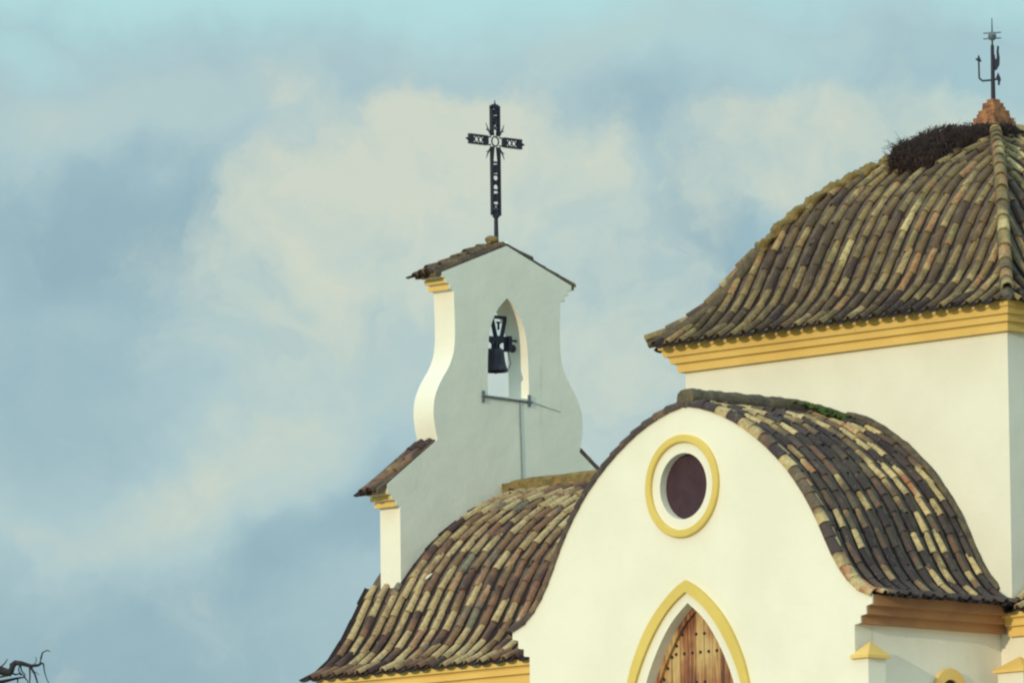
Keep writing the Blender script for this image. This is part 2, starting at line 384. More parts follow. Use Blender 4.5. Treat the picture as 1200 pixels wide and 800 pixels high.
def ridge_run(mb, pts, r=0.10, step=0.30, lift=0.05, bright=None):
    """cover tiles laid lengthwise along a polyline"""
    pts = [Vector(p) for p in pts]; Ls = [0]
    for a, b in zip(pts, pts[1:]): Ls.append(Ls[-1] + (b - a).length)
    def at(l):
        l = min(max(l, 0), Ls[-1])
        for i in range(len(Ls) - 1):
            if l <= Ls[i + 1]: return pts[i].lerp(pts[i + 1], (l - Ls[i]) / max(Ls[i + 1] - Ls[i], 1e-6))
        return pts[-1]
    l = 0
    while l < Ls[-1] - 0.05:
        a, b = at(l), at(l + step + 0.06); ax = (b - a).normalized()
        sd = ax.cross(Vector((0, 0, 1)))
        sd.normalize(); nr = sd.cross(ax).normalized()
        if nr.z < 0: nr = -nr
        v = random.random()
        if bright: v = bright(v)
        sd = (sd + nr * random.gauss(0, .05)).normalized()
        barrel(mb, a + nr * (lift + 0.02), b + nr * lift, sd, nr, r * random.uniform(.97, 1.06), r * 0.86, True, 0.016, (v, random.random(), 0.5), 0.9)
        l += step * random.uniform(0.93, 1.06)
def sheet(mb, rows):
    n = len(rows[0]); vs = [p for r_ in rows for p in r_]
    mb.add(vs, [(i * n + k, i * n + k + 1, (i + 1) * n + k + 1, (i + 1) * n + k) for i in range(len(rows) - 1) for k in range(n - 1)], True)
def lumpy(mb, pts, r, n=10, amp=0.25, flat_=0.7, sub=0.07, seed=1, tp=0.55):
    """irregular mortar or moss roll along a polyline"""
    rnd = random.Random(seed); pts = [Vector(p) for p in pts]; out = []
    for a, b in zip(pts, pts[1:]):
        m = max(1, int((b - a).length / sub))
        out += [a.lerp(b, i / m) for i in range(m)]
    out.append(pts[-1]); vs = []
    ph = [rnd.uniform(0, 6.28) for _ in range(n)]
    for i, p in enumerate(out):
        t = (out[min(i + 1, len(out) - 1)] - out[max(i - 1, 0)]).normalized()
        sd = t.cross(Vector((0, 0, 1))).normalized(); nr = sd.cross(t)
        taper = tp if i in (0, len(out) - 1) else 1.0
        for k in range(n):
            q = 2 * math.pi * k / n
            rr = r * taper * (1 + amp * (0.5 * math.sin(i * 0.9 + ph[k]) + rnd.uniform(-0.5, 0.5)))
            vs.append(p + sd * math.cos(q) * rr + nr * math.sin(q) * rr * flat_)
    fs = [(i * n + k, i * n + (k + 1) % n, (i + 1) * n + (k + 1) % n, (i + 1) * n + k) for i in range(len(out) - 1) for k in range(n)]
    mb.add(vs, fs, True); mb.add(vs[:n], [tuple(range(n))]); mb.add(vs[-n:], [tuple(range(n))])

# ================================================================== THE GROUND
def gz(x, y):
    d = max(abs(x - 3) - 9, abs(y - 4) - 14, 0)
    s = min(d / 95.0, 1.0); s = s * s * (3 - 2 * s)
    return -8.1 * s
g = MB(); N = 90
co = [math.copysign(abs(i / 45.0) ** 3.2 * 4000, i) for i in range(-45, 46)]
g.add([(x + 3, y + 4, gz(x + 3, y + 4) - 0.004) for y in co for x in co], [(j * 91 + i, j * 91 + i + 1, (j + 1) * 91 + i + 1, (j + 1) * 91 + i) for j in range(90) for i in range(90)], True)
tag(g.build('ground', M['ground'], fix=False), kind='structure')
pv = MB(); pv.box((-8.5, -8.5, -0.3), (11.5, 16.5, 0.015)); tag(pv.build('forecourt', M['paving']), kind='structure')

# ================================================================== THE CHAPEL
ch = empty('chapel')
tag(ch, 'whitewashed chapel with curved clay tile roofs and ochre cornices', 'chapel')

# ---- cornice: three stepped bands round a rectangle
def band_loop(mb, x0, y0, x1, y1, off0, off1, z0, z1):
    """solid stepped band; outer face leans out from off0 (bottom) to off1 (top)"""
    def ring(o, z): return [(x0 - o, y0 - o, z), (x1 + o, y0 - o, z), (x1 + o, y1 + o, z), (x0 - o, y1 + o, z)]
    vs = ring(-0.02, z0) + ring(off0, z0) + ring(off1, z1) + ring(-0.02, z1)
    fs = []
    for a in range(3):
        for k in range(4): fs.append((a * 4 + k, a * 4 + (k + 1) % 4, (a + 1) * 4 + (k + 1) % 4, (a + 1) * 4 + k))
    mb.add(vs, fs)
def cornice_loop(mb, rect, z0, z1, offs):
    n = len(offs); h = (z1 - z0) / n
    for i, o in enumerate(offs):
        band_loop(mb, *rect, o - 0.012, o, z0 + i * h + (0.022 if i else 0), z0 + (i + 1) * h)
        if i: band_loop(mb, *rect, offs[i - 1] - 0.004, offs[i - 1] + 0.012, z0 + i * h - 0.001, z0 + i * h + 0.022)

# ---- tower
TW = 5.46
tw = MB(); tw.box((0, 0, 0), (TW, TW, 6.98)).build('tower_wall', M['white'], ch)
tc = MB(); cornice_loop(tc, (0, 0, TW, TW), 6.69, 7.03, (0.08, 0.145, 0.205, 0.25)); tc.build('tower_cornice', M['ochre'], ch)
OV = 0.33; H = TW / 2 + OV
tp = [(0, 7.00), (0.17, 7.09), (0.36, 7.235), (0.585, 7.46), (0.70, 7.65), (0.84, 7.89), (1.02, 8.19), (1.23, 8.50), (1.47, 8.755), (1.68, 8.935), (1.95, 9.125), (2.135, 9.225), (2.6, 9.45), (H, 9.62)]
tcv = Curve(tp, 2)
ctr = TW / 2
def face(kind):
    if kind == 'W': return lambda c, d, z: Vector((-OV + d, ctr + c, z))
    if kind == 'E': return lambda c, d, z: Vector((TW + OV - d, ctr + c, z))
    if kind == 'S': return lambda c, d, z: Vector((ctr + c, -OV + d, z))
    return lambda c, d, z: Vector((ctr + c, TW + OV - d, z))
tb = MB(); tt = MB()
def tower_tone(v): return v
for k in 'WENS':
    wf = face(k); rows = []
    for i in range(0, 41):
        d, z = tcv.at(tcv.len * i / 40); e = max(H - d, 0.001)
        rows.append([wf(-e + 2 * e * j / 12, d, z + 0.03) for j in range(13)])
    sheet(tb, rows)
    n = 27; pitch = 2 * H / (n + 0.6); cs = [(-(n - 1) / 2 + i) * pitch for i in range(n)]
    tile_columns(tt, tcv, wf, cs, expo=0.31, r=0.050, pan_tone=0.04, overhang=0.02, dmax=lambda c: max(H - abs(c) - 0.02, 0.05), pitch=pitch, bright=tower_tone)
troof = tt.build('tower_roof', M['tile_tower'], ch, fix=False)
tb.build('roof_bedding', M['bed'], troof, fix=False)
for sx, sy in ((1, 1), (-1, -1), (-1, 1), (1, -1)):
    pts = []
    for i in range(0, 31):
        d, z = tcv.at(tcv.len * i / 30); e = H - d
        pts.append((ctr - sx * e, ctr - sy * e, z + 0.045))
    mort = MB(); hp = MB()
    if (sx, sy) == (1, -1):
        # left hand hip: mortar and moss have swallowed the upper tiles
        ridge_run(hp, pts[:12], 0.075, 0.30, 0.03); lumpy(mort, pts[:13], 0.10, 8, 0.15, 0.85, 0.1, 19); mort.build('hip_mortar', M['grey_mortar'], troof); mort = MB()
        lumpy(mort, pts[11:29], 0.125, 12, 0.5, 0.62, 0.035, 5); mort.build('hip_moss', M['moss_mortar'], troof)
        pass
    else:
        ridge_run(hp, pts[1:30], 0.078, 0.27, 0.055, bright=lambda v: 0.45 + 0.55 * v)
        lumpy(mort, pts[:30], 0.085, 8, 0.15, 0.8, 0.1, 9); mort.build('hip_mortar', M['grey_mortar'], troof)
    hp.build('hip_tiles', M['tile_tower'], troof, fix=False)

# brick finial
fi = MB(); fz = 9.62
for i in range(9):
    hw = 0.235 - 0.022 * i + (0.012 if i % 2 else 0); j = random.uniform(-.008, .008)
    fi.box((ctr - hw + j, ctr - hw, fz + i * 0.047), (ctr + hw + j, ctr + hw, fz + (i + 1) * 0.047 - 0.003))
fi.build('brick_finial', M['brick'], ch)

# ---- nave and chancel
NX0, NX1 = 0.0, 5.66; NC = 2.83
nprof = [(-0.22, 3.31), (-0.03, 3.39), (0.20, 3.53), (0.40, 3.74), (0.55, 3.97), (0.70, 4.22), (0.85, 4.47), (1.00, 4.68), (1.25, 4.94), (1.50, 5.17), (1.80, 5.38), (2.05, 5.53), (2.30, 5.66), (2.55, 5.76), (2.83, 5.85)]
ncv = Curve([(x + 0.22, z) for x, z in nprof], 2)
def nW(c, d, z): return Vector((-0.22 + d, c, z))
def nE(c, d, z): return Vector((2 * NC + 0.22 - d, c, z))
def frange(a, b, st):
    n = max(int(abs(b - a) / abs(st) + 0.5), 1); return [a + (b - a) * (i + 0.5) / n for i in range(n)]
def nave_part(y0, y1, nm):
    # wall ends follow the roof curve
    prof = [(max(x, 0.0) , z - 0.02) for x, z in nprof if x > -0.1]
    pl = [(0.0, 0.0), (0.0, 3.30)] + [(x, z) for x, z in prof if x > 0.02]
    pr = [(2 * NC - x, z) for x, z in reversed(pl)]
    wl = MB(); wl.prism(pl + pr, 'Y', y0, y1); wall = wl.build(nm + '_wall', M['white'], ch)
    for xs in (1, -1):
        cn = MB()
        for i, o in enumerate((0.07, 0.13, 0.20)):
            z0 = 3.03 + i * 0.098
            def X(v): return v if xs > 0 else 2 * NC - v
            for a, b, zz0, zz1 in ((-o, 0.02, z0 + (0.02 if i else 0), z0 + 0.098), (-(o - 0.055), 0.019, z0 - 0.001, z0 + 0.021)):
                if i == 0 and zz0 < z0: continue
                xa, xb = sorted((X(a), X(b))); cn.box((xa, y0 - 0.003, zz0), (xb, y1 + 0.003, zz1))
        cn.build(nm + '_cornice', M['ochre'], ch)
    bd = MB(); tl = MB()
    ya, yb = y0 - (0.16 if nm == 'chancel' else 0), y1 + (0.14 if nm == 'nave' else 0)
    for wf in (nW, nE):
        sheet(bd, [[wf(ya + (yb - ya) * j / 20, ncv.at(ncv.len * i / 40)[0], ncv.at(ncv.len * i / 40)[1] + 0.02) for j in range(21)] for i in range(41)])
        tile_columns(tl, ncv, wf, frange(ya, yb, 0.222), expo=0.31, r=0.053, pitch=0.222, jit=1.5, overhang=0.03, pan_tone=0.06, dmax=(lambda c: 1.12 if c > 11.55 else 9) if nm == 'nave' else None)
    r_ = tl.build(nm + '_roof', M['tile_nave'], ch, fix=False); bd.build('roof_bedding', M['bed'], r_, fix=False)
    return r_
nroof = nave_part(TW, 12.05, 'nave'); croof = nave_part(-5.0, 0.0, 'chancel')
rm = MB(); rm.box((NC - 0.13, TW, 5.80), (NC + 0.13, 11.598, 5.985)); lumpy(rm, [(NC, TW, 5.97), (NC, 11.55, 5.97)], 0.125, 12, 0.12, 0.55, 0.12, 3)
rm.build('ridge_mortar', M['moss_mortar'], nroof)
rm = MB(); lumpy(rm, [(NC, -5.1, 5.93), (NC, -0.02, 5.93)], 0.15, 12, 0.2, 0.7, 0.12, 4); rm.build('ridge_mortar', M['moss_mortar'], croof)
lp = MB(); lumpy(lp, [(0.86, 11.10, 4.60), (0.93, 11.07, 4.67)], 0.032, 8, 0.4, 0.6, 0.04, 6); o = lp.build('lime_patch', M['white'], nroof)
tag(o, 'small splash of white lime on the tan tiles')

# ---- transept: barrel gable, faces the viewer's left
TC = 2.95; GX = -2.5
gh = [(0, 5.915), (0.3, 5.86), (0.6, 5.755), (0.86, 5.635), (1.1, 5.49), (1.33, 5.335), (1.5, 5.19), (1.7, 5.02), (1.86, 4.83), (1.97, 4.70), (2.1, 4.51), (2.2, 4.35), (2.33, 4.10), (2.45, 3.89), (2.58, 3.71), (2.75, 3.54), (2.93, 3.43), (3.05, 3.40)]
gcv = Curve(gh, 2); ghs = gcv.p
kne = [(3.05, 3.29), (2.95, 3.27), (2.95, 3.175), (2.855, 3.16), (2.855, 3.075), (2.755, 3.06)]
half = ghs + kne + [(2.755, 0.0)]
outline = [(TC + d, z) for d, z in half] + [(TC - 2.97, 0.0), (TC - 2.97, 2.66), (TC - 2.755, 2.66)] + [(TC - d, z) for d, z in reversed(half[:-1])][:-1]
def circ(cy, cz, r, n=48): return [(cy + r * math.cos(2 * math.pi * k / n), cz + r * math.sin(2 * math.pi * k / n)) for k in range(n)]
def arch_half(pts): return Curve(pts, 2).p
RC = (3.015, 4.925)
DC = 2.97
d_in = arch_half([(0.0, 3.52), (0.14, 3.42), (0.28, 3.305), (0.40, 3.165), (0.51, 3.01), (0.63, 2.81), (0.74, 2.58), (0.83, 2.30), (0.88, 2.0)]) + [(0.88, 0.02)]
d_out0 = arch_half([(0.0, 3.65), (0.17, 3.555), (0.34, 3.42), (0.49, 3.26), (0.625, 3.08), (0.76, 2.865), (0.88, 2.62), (0.965, 2.33), (1.01, 2.0)]) + [(1.01, 0.02)]
d_out1 = arch_half([(0.0, 3.79), (0.16, 3.72), (0.36, 3.58), (0.56, 3.40), (0.72, 3.21), (0.86, 2.98), (0.98, 2.73), (1.07, 2.40), (1.12, 2.0)]) + [(1.12, 0.02)]
def arch_loop(h, c): return [(c + a, z) for a, z in h] + [(c - a, z) for a, z in reversed(h)][:-1]
half_b = [p for p in ghs if p[0] < 2.70] + [(2.70, 3.50), (2.755, 3.40), (2.755, 0.0)]
outline_b = [(TC + d, z) for d, z in half_b] + [(TC - d, z) for d, z in reversed(half_b)][:-1]
tg = MB(); tg.prism(outline, 'X', GX, GX + 0.02, holes=[circ(*RC, 0.398), arch_loop(d_in, DC)])
tg.prism(outline_b, 'X', GX + 0.02, GX + 0.30, holes=[circ(*RC, 0.398), arch_loop(d_in, DC)])
body = [(TC - 2.755, 0), (TC - 2.755, 3.3)] + [(TC - d, z - 0.03) for d, z in reversed(ghs) if d < 2.7] + [(TC + d, z - 0.03) for d, z in ghs if 0 < d < 2.7] + [(TC + 2.755, 3.3), (TC + 2.755, 0)]
SWC = -0.92
def small_arch(w, top, n=10):
    pts = []
    for k in range(n + 1):
        q = math.pi * k / n; pts.append((SWC + w * math.cos(q), top - w * 1.12 + w * 1.12 * math.sin(q)))
    return pts
tgo = tg.build('transept_gable', M['white'], ch)
tb2 = MB(); tb2.prism(body, 'X', GX + 0.295, -0.004); tb2.build('transept_wall', M['old_white'], ch)
# stepped cornice, along both side walls
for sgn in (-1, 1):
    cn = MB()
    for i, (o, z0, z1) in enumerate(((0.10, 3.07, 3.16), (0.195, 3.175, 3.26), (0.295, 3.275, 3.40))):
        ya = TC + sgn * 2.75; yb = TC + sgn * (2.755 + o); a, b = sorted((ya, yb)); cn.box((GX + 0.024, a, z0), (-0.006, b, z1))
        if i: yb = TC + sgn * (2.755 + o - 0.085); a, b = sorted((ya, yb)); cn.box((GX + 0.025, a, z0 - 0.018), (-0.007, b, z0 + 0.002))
    cn.build('transept_cornice', M['ochre_shade'], ch)
# roof
base = [(3.17, 3.36)] + [(d, z - 0.02) for d, z in reversed(gh)]
tcv2 = Curve([(3.17 - d, z) for d, z in base], 2)
def tS(c, d, z): return Vector((c, TC - 3.17 + d, z))
def tN(c, d, z): return Vector((c, TC + 3.17 - d, z))
bd = MB(); tl = MB()
for wf in (tS, tN):
    sheet(bd, [[wf(GX + 0.02 + (2.49) * j / 10, tcv2.at(tcv2.len * i / 50)[0], tcv2.at(tcv2.len * i / 50)[1] + 0.036) for j in range(11)] for i in range(51)])
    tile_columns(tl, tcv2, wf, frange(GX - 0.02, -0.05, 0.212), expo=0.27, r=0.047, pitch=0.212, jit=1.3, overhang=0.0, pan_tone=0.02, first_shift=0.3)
rf = tl.build('transept_roof', M['tile_dark'], ch, fix=False); bd.build('roof_bedding', M['bed'], rf, fix=False)
vt = MB()                                              # verge tiles bedded over the gable edge
for wf in (tS, tN):
    k = 0.12; 
    while k < tcv2.len - 0.1:
        d0, z0 = tcv2.at(k); d1, z1 = tcv2.at(min(k + 0.26, tcv2.len))
        P0, P1 = wf(GX + 0.045, d0, z0), wf(GX + 0.045, d1, z1); ax = (P1 - P0).normalized(); sd = Vector((1, 0, 0)); nr = sd.cross(ax).normalized()
        if nr.z < 0: nr = -nr
        v = random.random(); v = (0.60 + 0.34 * v if random.random() < 0.7 else 0.35) if wf is tS else 0.35 + 0.2 * v
        sd2 = (sd * 0.93 + nr * 0.36).normalized(); nr2 = sd2.cross(ax); nr2 = nr2 if nr2.z > 0 else -nr2
        barrel(vt, P0 + nr * 0.020, P1 + nr * 0.008, sd2, nr2, 0.082, 0.072, True, 0.015, (v, random.random() * .5, .5), 0.85)
        k += 0.21 * random.uniform(.95, 1.05)
vt.build('verge_tiles', M['tile_dark'], rf, fix=False)
rm = MB(); lumpy(rm, [(GX - 0.015, TC, 5.975), (-0.75, TC, 5.975), (-0.38, TC - 0.10, 5.92), (-0.02, TC - 0.34, 5.79)], 0.145, 12, 0.10, 0.85, 0.05, 8, 0.97); rm.build('ridge_mortar', M['grey_mortar'], rf)
rm = MB()
for i in range(90):
    x = -0.03 - 0.80 * random.random() ** 1.4; yy = TC + 0.02 - random.random() * 0.62
    dd = TC - yy; zz = 6.085 - 0.55 * dd * dd - 0.13 * (1 + x / 0.8) - 0.03
    lumpy(rm, [(x, yy, zz), (x - 0.07, yy - 0.02, zz - 0.01)], random.uniform(0.03, 0.065), 7, 0.7, 0.6, 0.03, 100 + i, 0.4)
tag(rm.build('moss_clump', M['moss_green'], rf), 'green moss at the top of the dark curved roof')
fl = MB(); fpts = [(-0.03, TC - d, z + 0.07) for d, z in gh[1:16]]; lumpy(fl, fpts, 0.060, 8, 0.25, 0.8, 0.08, 12)
fl.build('flashing_mortar', M['grey_mortar'], rf)

# round window
rw = empty('round_window', (GX, RC[0], RC[1])); rw.parent = ch
fr = MB(); n = 72
for rr0, rr1, p0, p1 in ((0.525, 0.620, GX + 0.01, GX - 0.045),):
    def rg(r, x): return [(x, RC[0] + r * math.cos(2 * math.pi * k / n), RC[1] + r * math.sin(2 * math.pi * k / n)) for k in range(n)]
    vs = rg(rr1, p0) + rg(rr1, p1 + 0.012) + rg(rr1 - 0.012, p1) + rg(rr0 + 0.012, p1) + rg(rr0, p1 + 0.012) + rg(rr0, p0)
    fr.add(vs, [(a * n + k, a * n + (k + 1) % n, (a + 1) * n + (k + 1) % n, (a + 1) * n + k) for a in range(5) for k in range(n)], False)
keep(fr.build('window_surround', M['yellow']), rw)
pn = MB(); pn.prism(circ(*RC, 0.41), 'X', GX + 0.105, GX + 0.16); keep(pn.build('window_panel', M['pane']), rw)

# door
dr = empty('arched_door', (GX, DC, 0)); dr.parent = ch
ds = MB(); ds.prism(arch_loop(d_out1, DC), 'X', GX - 0.045, GX + 0.01, holes=[arch_loop(d_out0, DC)[0:]])
tag(keep(ds.build('door_surround', M['yellow']), dr), None)
def arch_w(z):
    for (a, za), (b, zb) in zip(d_in, d_in[1:]):
        if zb <= z <= za: return a + (b - a) * (za - z) / max(za - zb, 1e-6)
    return 0
bdm = MB(); nb = 13; bw = 1.80 / nb
for i in range(nb):
    y0 = DC - 0.90 + i * bw + 0.004; y1 = y0 + bw - 0.008
    bdm.box((GX + 0.20 + random.uniform(0, .006), y0, 0.02), (GX + 0.25, y1, 3.56), (random.random(), .5, .5))
bdm.box((GX + 0.252, DC - 0.9, 0.02), (GX + 0.27, DC + 0.9, 3.56), (0, .5, .5))
keep(bdm.build('door_boards', M['wood']), dr)
fr2 = MB(); d_f = [(max(a - 0.055, 0), z - (0.075 if a < 0.06 else 0.03)) for a, z in d_in[:-1]] + [(0.825, 0.02)]
fr2.prism(arch_loop(d_in, DC), 'X', GX + 0.155, GX + 0.199, holes=[arch_loop(d_f, DC)]); tag(keep(fr2.build('door_frame', M['wood']), dr), None)
st0 = None; studs = []
for z, ys in ((3.16, (-1, 0)), (2.94, range(-4, 5)), (2.58, (-1, 0)), (2.22, range(-5, 6)), (1.2, range(-5, 6))):
    for k in ys:
        y = DC - 0.01 + k * bw + bw * 0.5 * (1 if len(ys) == 2 else 0)
        if abs(y - DC) < arch_w(z) - 0.09: studs.append((y, z))
for k in range(5):                                     # studs following the arch
    for sg in (-1, 1):
        z = 3.22 - k * 0.13 - 0.05
        studs.append((DC + sg * (arch_w(z) - 0.095), z))
for y, z in studs:
    if st0 is None:
        sm = MB(); sm.lathe((0, 0, 0), [(0.0, 0.018), (0.010, 0.016), (0.018, 0.009), (0.021, 0.0), (0.0, 0.0)], 10)
        st0 = sm.build('stud', M['iron']); s_ = st0
    else:
        s_ = st0.copy(); col.objects.link(s_)
    s_.parent = dr; s_.location = (0.199, y - DC, z); s_.rotation_euler = (0, R(-90), 0)

# buttresses with pyramid caps
def buttress(x0, x1, y0, y1, ztop, hcap, ov, m):
    b = MB(); b.box((x0, y0, 0), (x1, y1, ztop)); bo = b.build('buttress', M['white'], ch)
    c = MB(); a0, a1, b0, b1 = x0 - ov - (0.02 if x0 < -1 else 0), x1 + ov, y0 - ov, y1 + ov; cx, cy = (a0 + a1) / 2, (b0 + b1) / 2
    z = ztop - 0.001; zs = z + 0.035
    c.add([(a0, b0, z), (a1, b0, z), (a1, b1, z), (a0, b1, z), (a0, b0, zs), (a1, b0, zs), (a1, b1, zs), (a0, b1, zs), (cx, cy, zs + hcap)],
          [(3, 2, 1, 0), (0, 1, 5, 4), (1, 2, 6, 5), (2, 3, 7, 6), (3, 0, 4, 7), (4, 5, 8), (5, 6, 8), (6, 7, 8), (7, 4, 8)])
    c.build('cap', m, bo); return bo
tag(buttress(GX + 0.0195, -2.21, -0.02, 0.19, 2.66, 0.17, 0.045, M['ochre']), 'small corner buttress with ochre pyramid cap beside the transept gable')
tag(buttress(-0.30, 0.02, -0.44, -0.03, 2.58, 0.16, 0.045, M['ochre']), 'sunlit buttress with ochre cap at the right edge')
# side window with ochre arch
sw = empty('side_window', (SWC, 0.19, 1.6)); sw.parent = ch
def sw_loop(w, top): return [(SWC + w, 1.2)] + small_arch(w, top, 16) + [(SWC - w, 1.2)]
s1 = MB(); s1.prism(sw_loop(0.29, 2.62), 'Y', 0.145, 0.20, holes=[list(sw_loop(0.17, 2.49))[0:]]); keep(s1.build('window_surround', M['ochre']), sw)
s2 = MB(); s2.prism(sw_loop(0.175, 2.495), 'Y', 0.183, 0.205); keep(s2.build('window_panel', M['pane']), sw)

# ---- bell gable
BC = 2.84; Y0, Y1 = 11.60, 11.98
def mir(p): return (2 * BC - p[0], p[1])
top_c = [(1.875, 8.455), (1.80, 8.475), (1.80, 8.54), (1.735, 8.545), (1.735, 8.61), (1.67, 8.615), (1.67, 8.68)]
waist = Curve([(1.875, 8.47), (1.895, 8.0), (1.885, 7.70), (1.80, 7.475), (1.65, 7.285), (1.565, 7.15), (1.505, 7.0), (1.49, 6.82), (1.515, 6.65), (1.56, 6.49)], 2).p
wing = [(1.543, 6.478), (0.66, 5.855), (0.66, 5.725), (0.735, 5.72), (0.735, 5.655), (0.81, 5.65), (0.81, 5.585), (0.885, 5.58), (0.885, 3.4)]
left = [(BC, 9.115)] + list(reversed(top_c)) + waist + wing        # from the apex down the left side
outl = left + [mir(p) for p in reversed(left[1:])]
oh = Curve([(0.0, 8.43), (0.10, 8.35), (0.19, 8.25), (0.27, 8.12), (0.325, 7.98), (0.36, 7.75), (0.37, 7.4), (0.37, 7.13)], 2).p
opening = [(BC + 0.0 + a, z) for a, z in oh] + [(BC - a, z) for a, z in reversed(oh)][:-1]
bgm = MB(); bgm.prism(outl, 'Y', Y0, Y1, holes=[opening]); bgo = bgm.build('bell_gable', M['old_white'], ch)
tag(bgo, 'curved white wall with pointed opening for the bell')
for mm in (1, -1):
    def X(v): return v if mm > 0 else 2 * BC - v
    cm = MB()
    for (o, z0, z1) in ((1.785, 8.465, 8.525), (1.72, 8.545, 8.60), (1.655, 8.62, 8.675)):
        a, b = sorted((X(o), X(1.80))); cm.box((a, Y0 + 0.012, z0), (b, Y1 + 0.01, z1))
    cm.build('gable_cornice', M['ochre'], bgo); cm = MB()
    for (o, z0, z1) in ((0.795, 5.575, 5.635), (0.72, 5.655, 5.71), (0.645, 5.73, 5.79)):
        a, b = sorted((X(o), X(0.83))); cm.box((a, Y0 + 0.012, z0), (b, Y1 + 0.01, z1))
    cm.build('gable_cornice', M['ochre'], bgo)
for mm, top_ in ((1, True), (-1, True), (1, False), (-1, False)):
    cp = MB(); pts = [(1.56, 8.62) if mm > 0 else (1.62, 8.64), (BC - 0.01, 9.09)] if top_ else [(0.50, 5.725), (0.72, 5.86), (1.25, 6.235), (1.52, 6.43)]
    cv_c = Curve([(x - pts[0][0], z) for x, z in pts], 1 if not top_ else 0)
    def wf(c, d, z, mm=mm, pts=pts):
        x = pts[0][0] + d; return Vector((x if mm > 0 else 2 * BC - x, c, z + (0.055 if mm < 0 and x < 1.6 and z < 7 else 0.0)))
    cs = [Y0 + 0.085, Y0 + 0.225, Y0 + 0.365] if top_ else [Y0 + 0.09, Y0 + 0.25]
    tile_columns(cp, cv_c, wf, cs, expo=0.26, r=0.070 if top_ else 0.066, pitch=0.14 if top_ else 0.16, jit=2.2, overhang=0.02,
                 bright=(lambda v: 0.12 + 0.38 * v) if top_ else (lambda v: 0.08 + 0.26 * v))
    o = cp.build('tile_coping', M['tile_tower'] if top_ else M['tile_nave'], bgo, fix=False)
    mo = MB(); n_ = 10
    rows = []
    for i in range(n_ + 1):
        d, z = cv_c.at(cv_c.len * i / n_); rows.append((d, z))
    for (d, z), (d2, z2) in zip(rows, rows[1:]):
        a = [wf(Y0 + 0.004, d, z - 0.015), wf(Y1 + 0.01, d, z - 0.015), wf(Y1 + 0.01, d2, z2 - 0.015), wf(Y0 + 0.004, d2, z2 - 0.015)]
        b = [p + Vector((0, 0, 0.075)) for p in a]
        mo.add(a + b, [(0, 1, 2, 3), (4, 5, 6, 7), (0, 1, 5, 4), (1, 2, 6, 5), (2, 3, 7, 6), (3, 0, 4, 7)])
    mo.build('coping_mortar', M['bed'], o)
am = MB(); lumpy(am, [(BC - 0.16, Y0 + 0.19, 9.19), (BC - 0.02, Y0 + 0.19, 9.22)], 0.10, 10, 0.25, 0.75, 0.05, 21); am.build('apex_mortar', M['moss_mortar'], bgo)
am = MB(); lumpy(am, [(BC + 0.02, Y0 + 0.10, 9.12), (BC + 0.16, Y0 + 0.14, 9.11)], 0.08, 10, 0.2, 0.9, 0.05, 22); am.build('apex_plaster', M['white'], bgo)

# iron tie bar with end plates at the foot of the opening
ib = MB(); ib.tube([(2.345, Y0 - 0.020, 7.112), (3.26, Y0 - 0.014, 7.088)], 0.013, 8)
for x in (2.375, 3.205): ib.box((x - 0.020, Y0 - 0.022, 7.03), (x + 0.020, Y0 - 0.001, 7.18))
ib.build('tie_bar', M['bluemetal'], bgo)
sb_ = MB(); sb_.tube([(3.26, Y0 - 0.02, 7.088), (3.5, Y0 - 0.003, 7.045), (3.78, Y0 - 0.002, 6.995)], 0.004, 6)
sb_.build('tie_wire', M['cable'], bgo)

# ================================================================== THINGS ON THE CHAPEL
cb = MB(); cb.tube([(3.035, Y0 - 0.006, 7.10), (3.04, Y0 - 0.006, 6.8), (3.052, Y0 - 0.007, 6.5), (3.058, Y0 - 0.006, 6.2), (3.06, Y0 - 0.006, 5.95)], 0.010, 6)
tag(cb.build('cable', M['cable']), 'thin grey cable running down the white wall below the bell', 'cable')

# bell
YB = 11.79; BX = 2.80
be = empty('bell', (BX, YB, 7.45)); tag(be, 'small dark bell on an iron yoke hanging in the pointed arch opening', 'bell')
m = MB(); m.lathe((BX, YB, 7.475), [(0.13, 0.0), (0.158, -0.004), (0.164, 0.012), (0.154, 0.04), (0.138, 0.08), (0.126, 0.13), (0.118, 0.19), (0.112, 0.25), (0.10, 0.285), (0.07, 0.31), (0.0, 0.32)], 28); keep(m.build('bell_body', M['bronze']), be)
m = MB(); m.tube([(BX, YB, 7.70), (BX, YB, 7.47)], 0.012, 8); m.lathe((BX, YB, 7.445), [(0, 0.0), (0.022, 0.008), (0.028, 0.028), (0.018, 0.05), (0, 0.056)], 12); keep(m.build('clapper', M['iron']), be)
m = MB(); YX = BX + 0.055; yk = [(-0.135, 0.74), (0.135, 0.74), (0.135, 0.695), (0.128, 0.66), (0.075, 0.46), (0.19, 0.46), (0.19, 0.40), (0.06, 0.385), (-0.06, 0.385), (-0.19, 0.40), (-0.19, 0.46), (-0.075, 0.46), (-0.128, 0.66), (-0.135, 0.695)]
hole = [(-0.098, 0.700), (0.098, 0.700), (0.036, 0.475), (-0.036, 0.475)]
m.prism([(YX + a, 7.475 + z) for a, z in yk], 'Y', YB - 0.02, YB + 0.02, holes=[[(YX + a, 7.475 + z) for a, z in hole]])
m.box((YX - 0.010, YB - 0.012, 8.03), (YX + 0.010, YB + 0.012, 8.14)); m.tube([(YX - 0.04, YB, 8.135), (YX, YB, 8.10), (YX + 0.04, YB, 8.135)], 0.009, 6)
keep(m.build('yoke', M['iron']), be)
m = MB()
